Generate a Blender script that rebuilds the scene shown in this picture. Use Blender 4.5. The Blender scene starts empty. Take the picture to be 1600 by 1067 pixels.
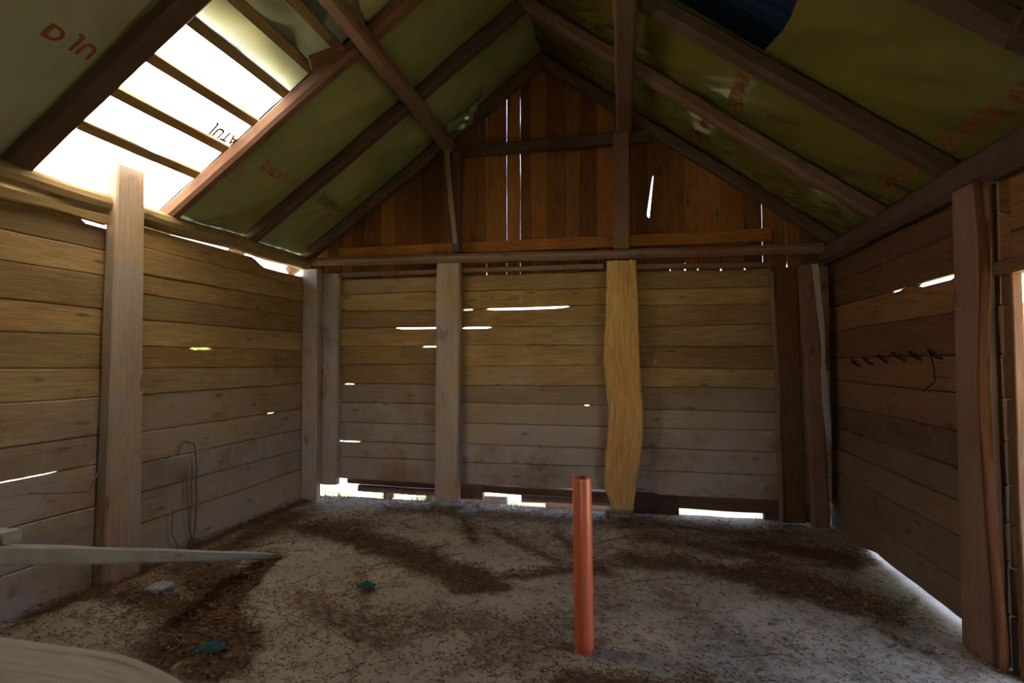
import bpy, math, random
from mathutils import Vector, noise, Matrix
R = math.radians
random.seed(7)
C = bpy.context.scene.collection
S = bpy.context.scene

# ------------------------------------------------------------------ camera
cam = bpy.data.cameras.new('camera'); co = bpy.data.objects.new('camera', cam); C.objects.link(co)
co.location = (0, 0, 1.65)
co.rotation_euler = (R(90) + math.atan(32/880), 0, math.atan(185/880))
cam.sensor_width = 36; cam.lens = 36*880/1600; cam.clip_start = 0.05; cam.clip_end = 200
cam.dof.use_dof = True; cam.dof.focus_distance = 5.0; cam.dof.aperture_fstop = 2.8
S.camera = co

# ------------------------------------------------------------------ world, sun, exposure
S.view_settings.view_transform = 'Standard'; S.view_settings.look = 'None'
S.view_settings.gamma = 1; S.view_settings.use_curve_mapping = False
S.view_settings.exposure = 2.75
S.render.engine = 'CYCLES'
S.cycles.max_bounces = 10; S.cycles.diffuse_bounces = 7; S.cycles.transmission_bounces = 6
S.cycles.sample_clamp_indirect = 6
S.cycles.use_denoising = True
w = bpy.data.worlds.new('sky'); S.world = w; w.use_nodes = True
nt = w.node_tree; bg = nt.nodes['Background']
tc = nt.nodes.new('ShaderNodeTexCoord'); sx = nt.nodes.new('ShaderNodeSeparateXYZ')
rp = nt.nodes.new('ShaderNodeValToRGB')
nt.links.new(tc.outputs['Generated'], sx.inputs[0]); nt.links.new(sx.outputs['Z'], rp.inputs['Fac'])
nt.links.new(rp.outputs['Color'], bg.inputs['Color'])
rp.color_ramp.elements[0].position = 0.0; rp.color_ramp.elements[0].color = (0.95, 0.97, 1.0, 1)
rp.color_ramp.elements[1].position = 0.7; rp.color_ramp.elements[1].color = (0.42, 0.62, 1.0, 1)
bg.inputs['Strength'].default_value = 1.1
sun = bpy.data.lights.new('sun', 'SUN'); so = bpy.data.objects.new('sun', sun); C.objects.link(so)
sun.energy = 10.0; sun.angle = R(0.6); sun.color = (1.0, 0.93, 0.80)
so.rotation_euler = Vector((-0.42, -0.05, 0.90)).to_track_quat('Z', 'Y').to_euler()
so.location = (-6, 3, 9)
# daylight entering through the doorway and an unseen gateway added for fill (portals only guide the sampling of the sky)
def portal(name, loc, rot, sx_, sy_):
    l = bpy.data.lights.new(name, 'AREA'); l.shape = 'RECTANGLE'; l.size = sx_; l.size_y = sy_
    l.cycles.is_portal = True
    o = bpy.data.objects.new(name, l); o.location = loc; o.rotation_euler = rot; C.objects.link(o)
portal('door_portal', (2.12, 2.93, 1.05), (0, R(90), 0), 2.1, 0.98)
portal('added_gate_portal', (-0.6, -1.72, 1.05), (R(90), 0, 0), 0.8, 2.1)

# ------------------------------------------------------------------ helpers
def N(seed, *v):
    v = list(v) + [0]*(3-len(v))
    return noise.noise(Vector((v[0]+seed*13.7, v[1]-seed*7.3, v[2]+seed*3.1)))

class MB:
    def __init__(s): s.v = []; s.f = []; s.uv = []; s.t = []
    def quad(s, idx, uvs, tint):
        s.f.append(idx); s.uv.extend(uvs); s.t.append(tint)
    def build(s, name, mat, parent=None, smooth=False):
        me = bpy.data.meshes.new(name); me.from_pydata([tuple(p) for p in s.v], [], s.f)
        ul = me.uv_layers.new(name='UVMap')
        flat = [c for q in s.uv for c in q]
        if len(flat) == 2*len(me.loops): ul.data.foreach_set('uv', flat)
        ca = me.color_attributes.new('tint', 'FLOAT_COLOR', 'CORNER')
        cols = []
        for f, t in zip(s.f, s.t): cols.extend(list(t)*len(f))
        if len(cols) == 4*len(me.loops): ca.data.foreach_set('color', cols)
        if smooth: me.polygons.foreach_set('use_smooth', [True]*len(me.polygons))
        me.materials.append(mat); me.update()
        o = bpy.data.objects.new(name, me); C.objects.link(o)
        if parent: o.parent = parent
        return o

def tint(a=None, g=None, b=None):
    return (random.random() if a is None else a, random.uniform(.1, .5) if g is None else g, random.random() if b is None else b, 1)

def beam(mb, A, B, U, wd, th, n=12, wav=0.0, seed=None, t=None, ch=0.12, edge=None, ring=None, bow=0.0, cap=True):
    """timber from A to B; U = width direction, wd width, th thickness; ring = number of sides for a log;
    edge(f) -> (lower, upper) offsets of the two edges along U"""
    A = Vector(A); B = Vector(B); D = (B-A); L = D.length; D.normalize()
    U = Vector(U); U = (U - D*U.dot(D)).normalized(); V = D.cross(U).normalized()
    seed = random.random()*100 if seed is None else seed
    t = tint() if t is None else t
    c = ch*min(wd, th)
    if ring:
        prof = [(0.5*wd*math.cos(2*math.pi*k/ring), 0.5*th*math.sin(2*math.pi*k/ring)) for k in range(ring)]
    else:
        a, b = wd/2, th/2
        prof = [(a, -b+c), (a, b-c), (a-c, b), (-a+c, b), (-a, b-c), (-a, -b+c), (-a+c, -b), (a-c, -b)]
    m = len(prof); base = len(mb.v)
    per = [0]
    for k in range(m):
        p, q = prof[k], prof[(k+1) % m]; per.append(per[-1]+math.hypot(p[0]-q[0], p[1]-q[1]))
    u0 = random.random()*37; v0 = random.random()*37
    for i in range(n+1):
        f = i/n; s = f*L
        cu = wav*N(seed, s*1.3) + bow*math.sin(f*math.pi); cv = wav*0.7*N(seed+5, s*1.1)
        lo, hi = edge(f) if edge else (0, 0)
        for k, (pu, pv) in enumerate(prof):
            j = wav*0.8*N(seed+9, s*2.1, k*0.9)
            ed = (hi if pu > 0 else lo)
            P = A + D*s + U*(pu + cu + ed + (j if pu > 0 else -j)*abs(pu)/(wd/2+1e-6)) + V*(pv + cv)
            mb.v.append(P)
    for i in range(n):
        for k in range(m):
            k2 = (k+1) % m
            a0 = base+i*m
            mb.quad((a0+k, a0+k2, a0+m+k2, a0+m+k),
                    [(u0+i*L/n, v0+per[k]), (u0+i*L/n, v0+per[k+1]), (u0+(i+1)*L/n, v0+per[k+1]), (u0+(i+1)*L/n, v0+per[k])], t)
    if cap:
        for a0, rev in ((base, True), (base+n*m, False)):
            idx = [a0+k for k in range(m)]
            if rev: idx.reverse()
            mb.quad(tuple(idx), [(u0+0.1*k*0.05, v0) for k in range(m)], t)

def prop(o, label=None, cat=None, group=None, kind=None):
    if label: o['label'] = label
    if cat: o['category'] = cat
    if group: o['group'] = group
    if kind: o['kind'] = kind
    return o

# ------------------------------------------------------------------ materials
def newmat(name):
    m = bpy.data.materials.new(name); m.use_nodes = True
    nt = m.node_tree; return m, nt, nt.nodes['Principled BSDF']
def rgb(h):
    return tuple(((int(h[i:i+2], 16)/255)**2.2) for i in (0, 2, 4)) + (1,)
def nd(nt, t, **k):
    n = nt.nodes.new(t)
    for a, b in k.items():
        if a in n.inputs: n.inputs[a].default_value = b
        else: setattr(n, a, b)
    return n
def mix(nt, fac, a, b, mode='MIX'):
    n = nt.nodes.new('ShaderNodeMix'); n.data_type = 'RGBA'; n.blend_type = mode
    for sock, v in ((n.inputs[0], fac), (n.inputs[6], a), (n.inputs[7], b)):
        if hasattr(v, 'is_linked') or hasattr(v, 'links'): nt.links.new(v, sock)
        else: sock.default_value = v
    return n.outputs[2]
def ramp(nt, src, p0, p1, c0=(0, 0, 0, 1), c1=(1, 1, 1, 1)):
    n = nt.nodes.new('ShaderNodeValToRGB'); e = n.color_ramp.elements
    e[0].position = p0; e[1].position = p1; e[0].color = c0; e[1].color = c1
    nt.links.new(src, n.inputs[0]); return n.outputs[0]
def noisetex(nt, vec, scale, detail=4, rough=0.6, mp=None):
    if mp:
        m = nt.nodes.new('ShaderNodeMapping'); m.inputs['Scale'].default_value = mp; nt.links.new(vec, m.inputs[0]); vec = m.outputs[0]
    n = nd(nt, 'ShaderNodeTexNoise', Scale=scale, Detail=detail, Roughness=rough); nt.links.new(vec, n.inputs['Vector'])
    return n.outputs['Fac']

def wood(name, light, dark, grey, greyness=0.5, stain=0.0, rough=0.85, bump=0.35, knots=True):
    m, nt, P = newmat(name)
    uv = nd(nt, 'ShaderNodeUVMap').outputs[0]; obj = nd(nt, 'ShaderNodeTexCoord').outputs['Object']
    at = nd(nt, 'ShaderNodeAttribute', attribute_name='tint'); sp = nt.nodes.new('ShaderNodeSeparateColor')
    nt.links.new(at.outputs['Color'], sp.inputs[0])
    base = mix(nt, sp.outputs[0], rgb(light), rgb(dark))
    gr = noisetex(nt, uv, 2.6, 8, 0.72, (1.3, 20, 1))
    g1 = ramp(nt, gr, 0.32, 0.68, (0.45, 0.40, 0.36, 1), (1.3, 1.27, 1.22, 1))
    col = mix(nt, 0.85, base, g1, 'MULTIPLY')
    big = noisetex(nt, uv, 1.4, 3, 0.6, (0.7, 2.2, 1))
    col = mix(nt, ramp(nt, big, 0.35, 0.7), col, mix(nt, 1.0, col, (0.72, 0.60, 0.50, 1), 'MULTIPLY'))
    ms = nt.nodes.new('ShaderNodeMath'); ms.operation = 'MULTIPLY'; ms.inputs[1].default_value = 0.45
    nt.links.new(ramp(nt, noisetex(nt, uv, 1.1, 4, 0.65, (0.8, 3.5, 1)), 0.45, 0.66), ms.inputs[0])
    col = mix(nt, ms.outputs[0], col, mix(nt, 1.0, col, (1.18, 0.80, 0.62, 1), 'MULTIPLY'))
    # grey tone mixed in by noise, stronger on boards whose tint says so
    dn = noisetex(nt, obj, 1.7, 5, 0.7)
    mt = nt.nodes.new('ShaderNodeMath'); mt.operation = 'MULTIPLY'
    nt.links.new(ramp(nt, dn, 0.25, 0.62), mt.inputs[0]); nt.links.new(sp.outputs[1], mt.inputs[1])
    mt2 = nt.nodes.new('ShaderNodeMath'); mt2.operation = 'MULTIPLY'; mt2.inputs[1].default_value = greyness*2; mt2.use_clamp = True
    nt.links.new(mt.outputs[0], mt2.inputs[0])
    col = mix(nt, mt2.outputs[0], col, rgb(grey))
    ms = nt.nodes.new('ShaderNodeMath'); ms.operation = 'MULTIPLY'; ms.inputs[1].default_value = 0.6
    nt.links.new(ramp(nt, noisetex(nt, uv, 2.2, 5, 0.6, (0.7, 26, 1)), 0.62, 0.70), ms.inputs[0])
    col = mix(nt, ms.outputs[0], col, (0.03, 0.018, 0.012, 1))
    if knots:
        mp = nt.nodes.new('ShaderNodeMapping'); mp.inputs['Scale'].default_value = (1.6, 5.0, 1); nt.links.new(uv, mp.inputs[0])
        vo = nd(nt, 'ShaderNodeTexVoronoi', Scale=1.3, Randomness=1.0); nt.links.new(mp.outputs[0], vo.inputs['Vector'])
        k = ramp(nt, vo.outputs['Distance'], 0.06, 0.15, (1, 1, 1, 1), (0, 0, 0, 1))
        kk = nt.nodes.new('ShaderNodeMath'); kk.operation = 'MULTIPLY'; kk.inputs[1].default_value = 0.6; nt.links.new(k, kk.inputs[0])
        col = mix(nt, kk.outputs[0], col, (0.035, 0.02, 0.012, 1))
    if stain:
        sn = noisetex(nt, obj, 3.1, 5, 0.65)
        s2 = ramp(nt, sn, 0.66, 0.74)
        ms = nt.nodes.new('ShaderNodeMath'); ms.operation = 'MULTIPLY'; ms.inputs[1].default_value = stain; nt.links.new(s2, ms.inputs[0])
        col = mix(nt, ms.outputs[0], col, (0.42, 0.43, 0.46, 1))
        sn = noisetex(nt, obj, 2.3, 6, 0.7)
        ms = nt.nodes.new('ShaderNodeMath'); ms.operation = 'MULTIPLY'; ms.inputs[1].default_value = 0.45; nt.links.new(ramp(nt, sn, 0.6, 0.7), ms.inputs[0])
        col = mix(nt, ms.outputs[0], col, (0.03, 0.02, 0.015, 1))
    nt.links.new(col, P.inputs['Base Color']); P.inputs['Roughness'].default_value = rough
    P.inputs['Specular IOR Level'].default_value = 0.25
    bp = nd(nt, 'ShaderNodeBump', Strength=bump, Distance=0.01)
    nt.links.new(noisetex(nt, uv, 3.0, 6, 0.7, (1.2, 18, 1)), bp.inputs['Height']); nt.links.new(bp.outputs[0], P.inputs['Normal'])
    return m

M = {}
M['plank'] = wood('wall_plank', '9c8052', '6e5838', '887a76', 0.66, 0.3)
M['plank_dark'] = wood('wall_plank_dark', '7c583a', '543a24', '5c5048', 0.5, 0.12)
M['gable'] = wood('gable_board', '946230', '5c3a20', '6a4c38', 0.25, 0.05)
M['post'] = wood('post_wood', 'a88a5a', '8a6e48', '8a828a', 0.65, 0.15)
M['slab'] = wood('slab_wood', 'b8935c', 'a07c4a', '9a9080', 0.3, 0.0, knots=False)
M['dark'] = wood('dark_timber', '5a3e2e', '3c281e', '564a46', 0.5, 0.05)
M['brown'] = wood('brown_timber', '7c5440', '553627', '75655c', 0.5, 0.05)
M['bark'] = wood('bark_edge', '5e3c22', '382214', '5e4e40', 0.7, 0.0)
M['batten'] = wood('batten_wood', '8a6e48', '6e5334', '8a7a60', 0.4, 0.0)
M['grey'] = wood('weathered_grey', '948a80', '776e66', '8e8a88', 0.8, 0.5)

M['pale'] = wood('pale_bench_wood', 'c2b8aa', 'a0968a', 'b4aea6', 0.8, 0.3)
def membrane_mat(name, c1, c2, brown, rough, transl=0.0, spec=0.5):
    m, nt, P = newmat(name)
    obj = nd(nt, 'ShaderNodeTexCoord').outputs['Object']
    col = mix(nt, ramp(nt, noisetex(nt, obj, 0.9, 4, 0.6), 0.35, 0.65), rgb(c1), rgb(c2))
    ms = nt.nodes.new('ShaderNodeMath'); ms.operation = 'MULTIPLY'; ms.inputs[1].default_value = 0.75
    nt.links.new(ramp(nt, noisetex(nt, obj, 0.7, 5, 0.7, (1.2, 1, 1.1)), 0.52, 0.68), ms.inputs[0])
    col = mix(nt, ms.outputs[0], col, rgb(brown))
    ms = nt.nodes.new('ShaderNodeMath'); ms.operation = 'MULTIPLY'; ms.inputs[1].default_value = 0.5
    nt.links.new(ramp(nt, noisetex(nt, obj, 14, 6, 0.8), 0.62, 0.75), ms.inputs[0])
    col = mix(nt, ms.outputs[0], col, (0.03, 0.03, 0.02, 1))
    nt.links.new(col, P.inputs['Base Color']); P.inputs['Roughness'].default_value = rough
    P.inputs['Specular IOR Level'].default_value = spec
    bp = nd(nt, 'ShaderNodeBump', Strength=0.22, Distance=0.02)
    nt.links.new(noisetex(nt, obj, 3.2, 3, 0.5, (2.2, .7, 2.2)), bp.inputs['Height']); nt.links.new(bp.outputs[0], P.inputs['Normal'])
    if transl:
        tr = nt.nodes.new('ShaderNodeBsdfTranslucent'); nt.links.new(col, tr.inputs[0])
        mx = nt.nodes.new('ShaderNodeMixShader'); mx.inputs[0].default_value = transl
        out = nt.nodes['Material Output']
        nt.links.new(P.outputs[0], mx.inputs[1]); nt.links.new(tr.outputs[0], mx.inputs[2]); nt.links.new(mx.outputs[0], out.inputs[0])
    return m
M['mem'] = membrane_mat('yellow_green_film', '807c56', '6c7048', '7c6040', 0.26, 0.0, 0.7)
M['mem_r'] = membrane_mat('yellow_film', '625c2c', '575328', '5e4624', 0.27, 0.0, 0.6)
M['clear'] = membrane_mat('shiny_film', '8a8c78', '70745c', '7c7458', 0.16, 0.2, 0.9)
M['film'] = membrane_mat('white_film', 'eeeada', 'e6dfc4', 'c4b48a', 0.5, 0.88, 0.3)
M['cream'] = membrane_mat('cream_film', 'c8bc92', 'b4a67c', '8c7648', 0.4, 0.45, 0.4)
M['mem_g'] = membrane_mat('grey_film', '8a8478', '7a7868', '7c6658', 0.35, 0.0, 0.5)
def plain(name, c, rough=0.6, metal=0, spec=0.5, var=0.0, vscale=8, emit=None):
    m, nt, P = newmat(name)
    P.inputs['Base Color'].default_value = rgb(c); P.inputs['Roughness'].default_value = rough
    P.inputs['Metallic'].default_value = metal; P.inputs['Specular IOR Level'].default_value = spec
    if var:
        obj = nd(nt, 'ShaderNodeTexCoord').outputs['Object']
        r = ramp(nt, noisetex(nt, obj, vscale, 6, 0.7), 0.3, 0.7, (1-var,)*3+(1,), (1+var,)*3+(1,))
        nt.links.new(mix(nt, 1.0, rgb(c), r, 'MULTIPLY'), P.inputs['Base Color'])
    return m
M['ink'] = plain('red_ink', '7a3a20', 0.6)
M['ink_dark'] = plain('dark_ink', '4a3a18', 0.6)
M['tin'] = plain('blue_tin', '14243c', 0.6, 0.2, 0.2, 0.15)
M['iron'] = plain('rusty_iron', '2c1d16', 0.7, 0.5, 0.4, 0.3, 30)
M['stone'] = plain('grey_stone', '6f6f74', 0.9, 0, 0.3, 0.25, 14)
M['rag'] = plain('teal_rag', '173f42', 0.9, 0, 0.2, 0.3, 30)
M['stem'] = plain('dry_stem', '6b543c', 0.9, 0, 0.2, 0.3, 20)
M['straw'] = plain('straw', '9a8a58', 0.8, 0, 0.3, 0.3, 20)
M['leaf'] = plain('green_leaf', '7d9440', 0.6, 0, 0.3, 0.3, 3)

def litter_mat():
    m, nt, P = newmat('dead_litter')
    at = nd(nt, 'ShaderNodeAttribute', attribute_name='tint'); sp = nt.nodes.new('ShaderNodeSeparateColor')
    nt.links.new(at.outputs['Color'], sp.inputs[0])
    nt.links.new(mix(nt, sp.outputs[0], rgb('3a2619'), rgb('745236')), P.inputs['Base Color'])
    P.inputs['Roughness'].default_value = 0.9; P.inputs['Specular IOR Level'].default_value = 0.2
    return m
M['litter'] = litter_mat()

def floor_mat():
    m, nt, P = newmat('dusty_concrete')
    obj = nd(nt, 'ShaderNodeTexCoord').outputs['Object']
    col = mix(nt, ramp(nt, noisetex(nt, obj, 1.6, 6, 0.65), 0.35, 0.65), rgb('8c7f72'), rgb('72685f'))
    col = mix(nt, ramp(nt, noisetex(nt, obj, 7, 8, 0.75), 0.52, 0.68), col, rgb('54463a'))
    col = mix(nt, ramp(nt, noisetex(nt, obj, 23, 6, 0.8), 0.56, 0.66), col, rgb('5e4a38'))
    # attribute 'dirt' holds the stained, littered patches and the leaning plank's painted shadow
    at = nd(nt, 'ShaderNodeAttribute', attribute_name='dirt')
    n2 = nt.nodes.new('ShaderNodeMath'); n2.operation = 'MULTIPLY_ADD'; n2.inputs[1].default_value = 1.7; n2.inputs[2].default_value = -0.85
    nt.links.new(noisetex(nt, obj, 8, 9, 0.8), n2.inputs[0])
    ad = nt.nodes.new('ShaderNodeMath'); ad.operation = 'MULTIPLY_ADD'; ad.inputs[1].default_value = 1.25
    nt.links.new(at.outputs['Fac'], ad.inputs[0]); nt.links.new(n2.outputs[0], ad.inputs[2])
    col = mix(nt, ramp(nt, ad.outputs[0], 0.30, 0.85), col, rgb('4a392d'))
    nt.links.new(col, P.inputs['Base Color']); P.inputs['Roughness'].default_value = 0.9
    P.inputs['Specular IOR Level'].default_value = 0.25
    bp = nd(nt, 'ShaderNodeBump', Strength=0.5, Distance=0.015)
    nt.links.new(noisetex(nt, obj, 16, 8, 0.75), bp.inputs['Height']); nt.links.new(bp.outputs[0], P.inputs['Normal'])
    return m
M['floor'] = floor_mat()

# ------------------------------------------------------------------ key dimensions
XL, XR, YB, YF = -3.84, 1.99, 6.3, -1.7
XM = -0.95
SEAM = [0.24, .49, .72, .95, 1.17, 1.38, 1.61, 1.84, 2.06, 2.27, 2.48, 2.71]

# ------------------------------------------------------------------ floor and ground
BANDS = [(-3.1, 5.1, -2.3, 4.85, .26, 1.0), (-2.3, 4.85, -1.1, 4.05, .24, 1.2), (-3.5, 5.5, -3.5, 3.9, .3, .7), (-3.6, 5.0, -2.7, 5.3, .35, .6),
         (-3.2, 3.9, -2.2, 2.7, .35, .9), (-3.4, 3.4, -2.5, 3.1, .35, .7), (-2.6, 5.95, 1.4, 5.9, .28, .55), (.2, 5.5, 1.1, 5.1, .3, .6),
         (0.0, 4.9, 1.1, 4.6, .3, .7), (1.0, 4.7, 1.55, 4.25, .35, 1.4), (1.1, 5.5, 1.75, 5.2, .3, .8), (-.9, 4.3, -.3, 4.6, .12, .7),
         (-1.8, 5.9, -1.4, 5.0, .12, .6), (-1.3, 5.3, -.6, 4.7, .1, .6), (-.7, 5.4, -.2, 4.5, .12, .6), (-.6, 3.3, -.2, 3.9, .25, .4),
         (-.9, 3.0, -.2, 3.4, .2, .4), (.2, 4.2, .6, 3.6, .15, .4), (-.3, 2.9, .7, 3.0, .2, .8), (-1.8, 3.3, -1.0, 3.5, .25, .45), (.3, 3.5, 1.3, 3.4, .12, .25),
         (-2.2, 3.6, -1.4, 3.1, .2, .5), (-2.1, 4.2, -1.7, 3.4, .1, .5), (1.5, 3.9, 1.7, 3.5, .12, .6), (-3.84, 3.0, -3.84, 6.2, .18, 1.2), (-2.94, 4.25, -2.72, 3.5, .09, 1.9), (-2.72, 3.5, -2.52, 2.7, .14, 1.9)]  # last two bands paint the leaning plank's shadow into the floor colour
def litter_shade_density(x, y):
    d = 0
    for x0, y0, x1, y1, r, k in BANDS:
        dx, dy = x1-x0, y1-y0; t = max(0, min(1, ((x-x0)*dx+(y-y0)*dy)/(dx*dx+dy*dy)))
        q = math.hypot(x-x0-t*dx, y-y0-t*dy) / r
        q *= 1.15 + 0.6*N(3, x*4, y*4) + 0.55*N(6, x*11, y*11)
        if q < 1.6: d = max(d, k*math.exp(-q*q*1.6))
    return d
def floor_z(x, y):
    z = 0.014*N(1, x*0.8, y*0.8) + 0.006*N(2, x*4, y*4)
    if x < -3.3: z -= 0.0
    if x > 1.3: z += 0.0
    return z
def build_floor():
    mb = MB(); nx, ny = 150, 190
    x0, x1, y0, y1 = -3.95, 2.1, -1.8, 6.42
    dens = []
    for j in range(ny+1):
        for i in range(nx+1):
            x = x0+(x1-x0)*i/nx; y = y0+(y1-y0)*j/ny
            d = litter_shade_density(x, y); dens.append(d)
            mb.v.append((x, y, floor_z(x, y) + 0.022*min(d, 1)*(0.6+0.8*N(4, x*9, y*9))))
    for j in range(ny):
        for i in range(nx):
            a = j*(nx+1)+i
            mb.quad((a, a+1, a+nx+2, a+nx+1), [(0, 0)]*4, (0, 0, 0, 1))
    o = mb.build('floor', M['floor'], smooth=True)
    at = o.data.attributes.new('dirt', 'FLOAT', 'POINT'); at.data.foreach_set('value', dens)  # stained, littered patches plus the leaning plank's painted shadow
    prop(o, kind='structure')
build_floor()

def build_ground():
    m, nt, P = newmat('sunny_grass')
    obj = nd(nt, 'ShaderNodeTexCoord').outputs['Object']
    nt.links.new(mix(nt, noisetex(nt, obj, 1.2, 6, 0.7), rgb('c6bc8c'), rgb('b0b07c')), P.inputs['Base Color'])
    P.inputs['Roughness'].default_value = 1.0; P.inputs['Specular IOR Level'].default_value = 0.1
    mb = MB(); a = 60
    xs = [-a, -20, -8, -4.0, 2.15, 8, 20, a]; ys = [-a, -20, -8, -1.85, 6.46, 12, 20, a]
    for y in ys:
        for x in xs: mb.v.append((x, y, -0.07 if abs(x) < 10 and abs(y) < 14 else -0.2))
    for j in range(7):
        for i in range(7):
            if i == 3 and j == 3: continue
            q = j*8+i; mb.quad((q, q+1, q+9, q+8), [(0, 0)]*4, (0, 0, 0, 1))
    prop(mb.build('ground', m), kind='structure')
build_ground()

# ------------------------------------------------------------------ planked walls
def planks(mb, mapf, s0, s1, zs, mat_t, gaps=(), jit=0.012, n=None, seed=0, th=0.035, zfun=None):
    """boards lying along s between the heights zs; mapf(s, z, d) -> point, d = depth outwards from the inner face;
    gaps: (seam index, s0, s1, height) where daylight shows between two boards"""
    L = abs(s1-s0); n = n or max(6, int(L/0.07))
    ze = []
    for k, z in enumerate(zs):
        dz = jit*random.uniform(-1, 1) if 0 < k < len(zs)-1 else 0
        sl = random.uniform(-.012, .012) if 0 < k < len(zs)-1 else 0
        ze.append((z+dz, sl))
    for k in range(len(zs)-1):
        t = mat_t(zs[k]); base = len(mb.v); u0 = random.random()*50; v0 = random.random()*50
        d0 = random.uniform(0, 0.010); tw = random.uniform(-.006, .006)
        for i in range(n+1):
            f = i/n; s = s0+(s1-s0)*f
            zl = ze[k][0]+ze[k][1]*(f-.5)*2 + 0.006*N(seed+k, s*2.2) + 0.002
            zh = ze[k+1][0]+ze[k+1][1]*(f-.5)*2 + 0.006*N(seed+k+1, s*2.2) - 0.002
            if k == 0 and zfun: zl += zfun(s)
            lip = 0.022 if k else 0.0
            for (gk, g0, g1, gh) in gaps:
                if gk == k+1 and g0 <= s <= g1:
                    zh -= gh*min(1, 6*min((s-g0)/(g1-g0), (g1-s)/(g1-g0)) + .25)
                if gk == k and g0 <= s <= g1: lip = 0.0
            c = 0.007
            w_ = 0.004*N(seed+k*3, s*1.5)
            for (z, d) in ((zl-lip, th+.008), (zl, th*.7), (zl, c), (zl+c, 0), (zh-c, 0), (zh, c), (zh, th*.65), (zh, th+.008)):
                mb.v.append(mapf(s, z, d+d0+w_+tw*(1 if z > (zl+zh)/2 else 0)))
        H = zs[k+1]-zs[k]; vv = [v0, v0+.02, v0+.03, v0+.035, v0+.035+H, v0+.04+H, v0+.05+H, v0+.07+H, v0+.1+H*2]
        for i in range(n):
            for q in range(8):
                q2 = (q+1) % 8; a = base+i*8
                mb.quad((a+q, a+q2, a+8+q2, a+8+q), [(u0+i*L/n, vv[q]), (u0+i*L/n, vv[q+1]), (u0+(i+1)*L/n, vv[q+1]), (u0+(i+1)*L/n, vv[q])], t)
        for a, rv in ((base, 1), (base+n*8, 0)):
            idx = [a+q for q in range(8)]
            if rv: idx.reverse()
            mb.quad(tuple(idx), [(u0, v0)]*8, t)

def ptint(z):
    g = max(0, min(1, (1.55-z)/0.9))  # planks turn greyer towards the floor
    g = 0.12+0.75*g+random.uniform(-.08, .08)
    return (random.random(), max(0, min(1, g)), random.random(), 1)
left = lambda s, z, d: (XL-d, s, z)
right = lambda s, z, d: (XR+d, s, z)
back = lambda s, z, d: (s, YB+d, z)
front = lambda s, z, d: (s, YF-d, z)

# left wall: two visible bays
mb = MB()
zl1 = [-0.03, .32, .60, .90, 1.12, 1.40, 1.62, 1.84, 2.06, 2.28, 2.48, 2.70]
planks(mb, left, 1.2, 3.6, zl1, ptint, gaps=[(3, 2.6, 3.2, .008), (11, 3.28, 3.6, .05)], seed=11)
planks(mb, left, YF, 1.2, zl1, ptint, seed=12)
zl2 = [-0.02, .36, .60, .84, 1.10, 1.38, 1.59, 1.79, 2.0, 2.18, 2.37, 2.56, 2.745]
planks(mb, left, 3.6, 6.36, zl2, ptint, gaps=[(7, 4.33, 4.66, .016), (12, 5.22, 6.2, .075), (4, 5.5, 5.6, .008)], seed=21)
prop(mb.build('wall_left', M['plank']), kind='structure')
# right wall
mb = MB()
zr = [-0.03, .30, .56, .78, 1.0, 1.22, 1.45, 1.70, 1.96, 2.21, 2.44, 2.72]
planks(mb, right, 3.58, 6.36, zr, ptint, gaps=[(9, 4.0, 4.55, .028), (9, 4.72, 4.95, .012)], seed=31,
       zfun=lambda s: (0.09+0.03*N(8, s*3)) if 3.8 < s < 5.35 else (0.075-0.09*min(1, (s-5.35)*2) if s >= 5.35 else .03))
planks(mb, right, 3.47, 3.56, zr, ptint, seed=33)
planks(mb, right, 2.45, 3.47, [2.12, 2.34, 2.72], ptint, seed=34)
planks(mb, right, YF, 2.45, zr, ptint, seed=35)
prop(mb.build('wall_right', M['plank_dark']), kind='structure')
# back wall: three bays
mb = MB()
SB = [0.24, .49, .70, .93, 1.17, 1.39, 1.61, 1.84, 2.06, 2.27, 2.48, 2.66]
planks(mb, back, -3.90, -2.1, SB, ptint, gaps=[(8, -2.75, -2.18, .016), (7, -2.42, -2.2, .012), (2, -3.5, -3.2, .010), (5, -3.44, -3.3, .008)], seed=41, zfun=lambda s: 0.0)
planks(mb, back, -2.1, -.13, SB, ptint, gaps=[(8, -1.95, -1.57, .018), (9, -1.66, -.66, .022), (9, -1.93, -1.8, .010), (11, -.75, -.5, .008), (4, -.52, -.47, .01)], seed=51)
planks(mb, back, -.13, 2.03, SB[:1]+[.47, .72, .94, 1.14, 1.37, 1.59, 1.81, 2.03, 2.25, 2.45, 2.64], ptint, gaps=[(11, .85, 1.3, .012)], seed=61, zfun=lambda s: -0.02*(s > .3))
prop(mb.build('wall_back', M['plank']), kind='structure')
# front wall behind the camera with an unseen gateway added to let daylight in
mb = MB()
planks(mb, front, -3.84, -1.0, zl1, ptint, seed=71); planks(mb, front, -.2, 1.99, zl1, ptint, seed=72); planks(mb, front, -1.0, -.2, [2.1, 2.28, 2.48, 2.7], ptint, seed=73)
prop(mb.build('wall_front', M['plank']), kind='structure')

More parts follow.
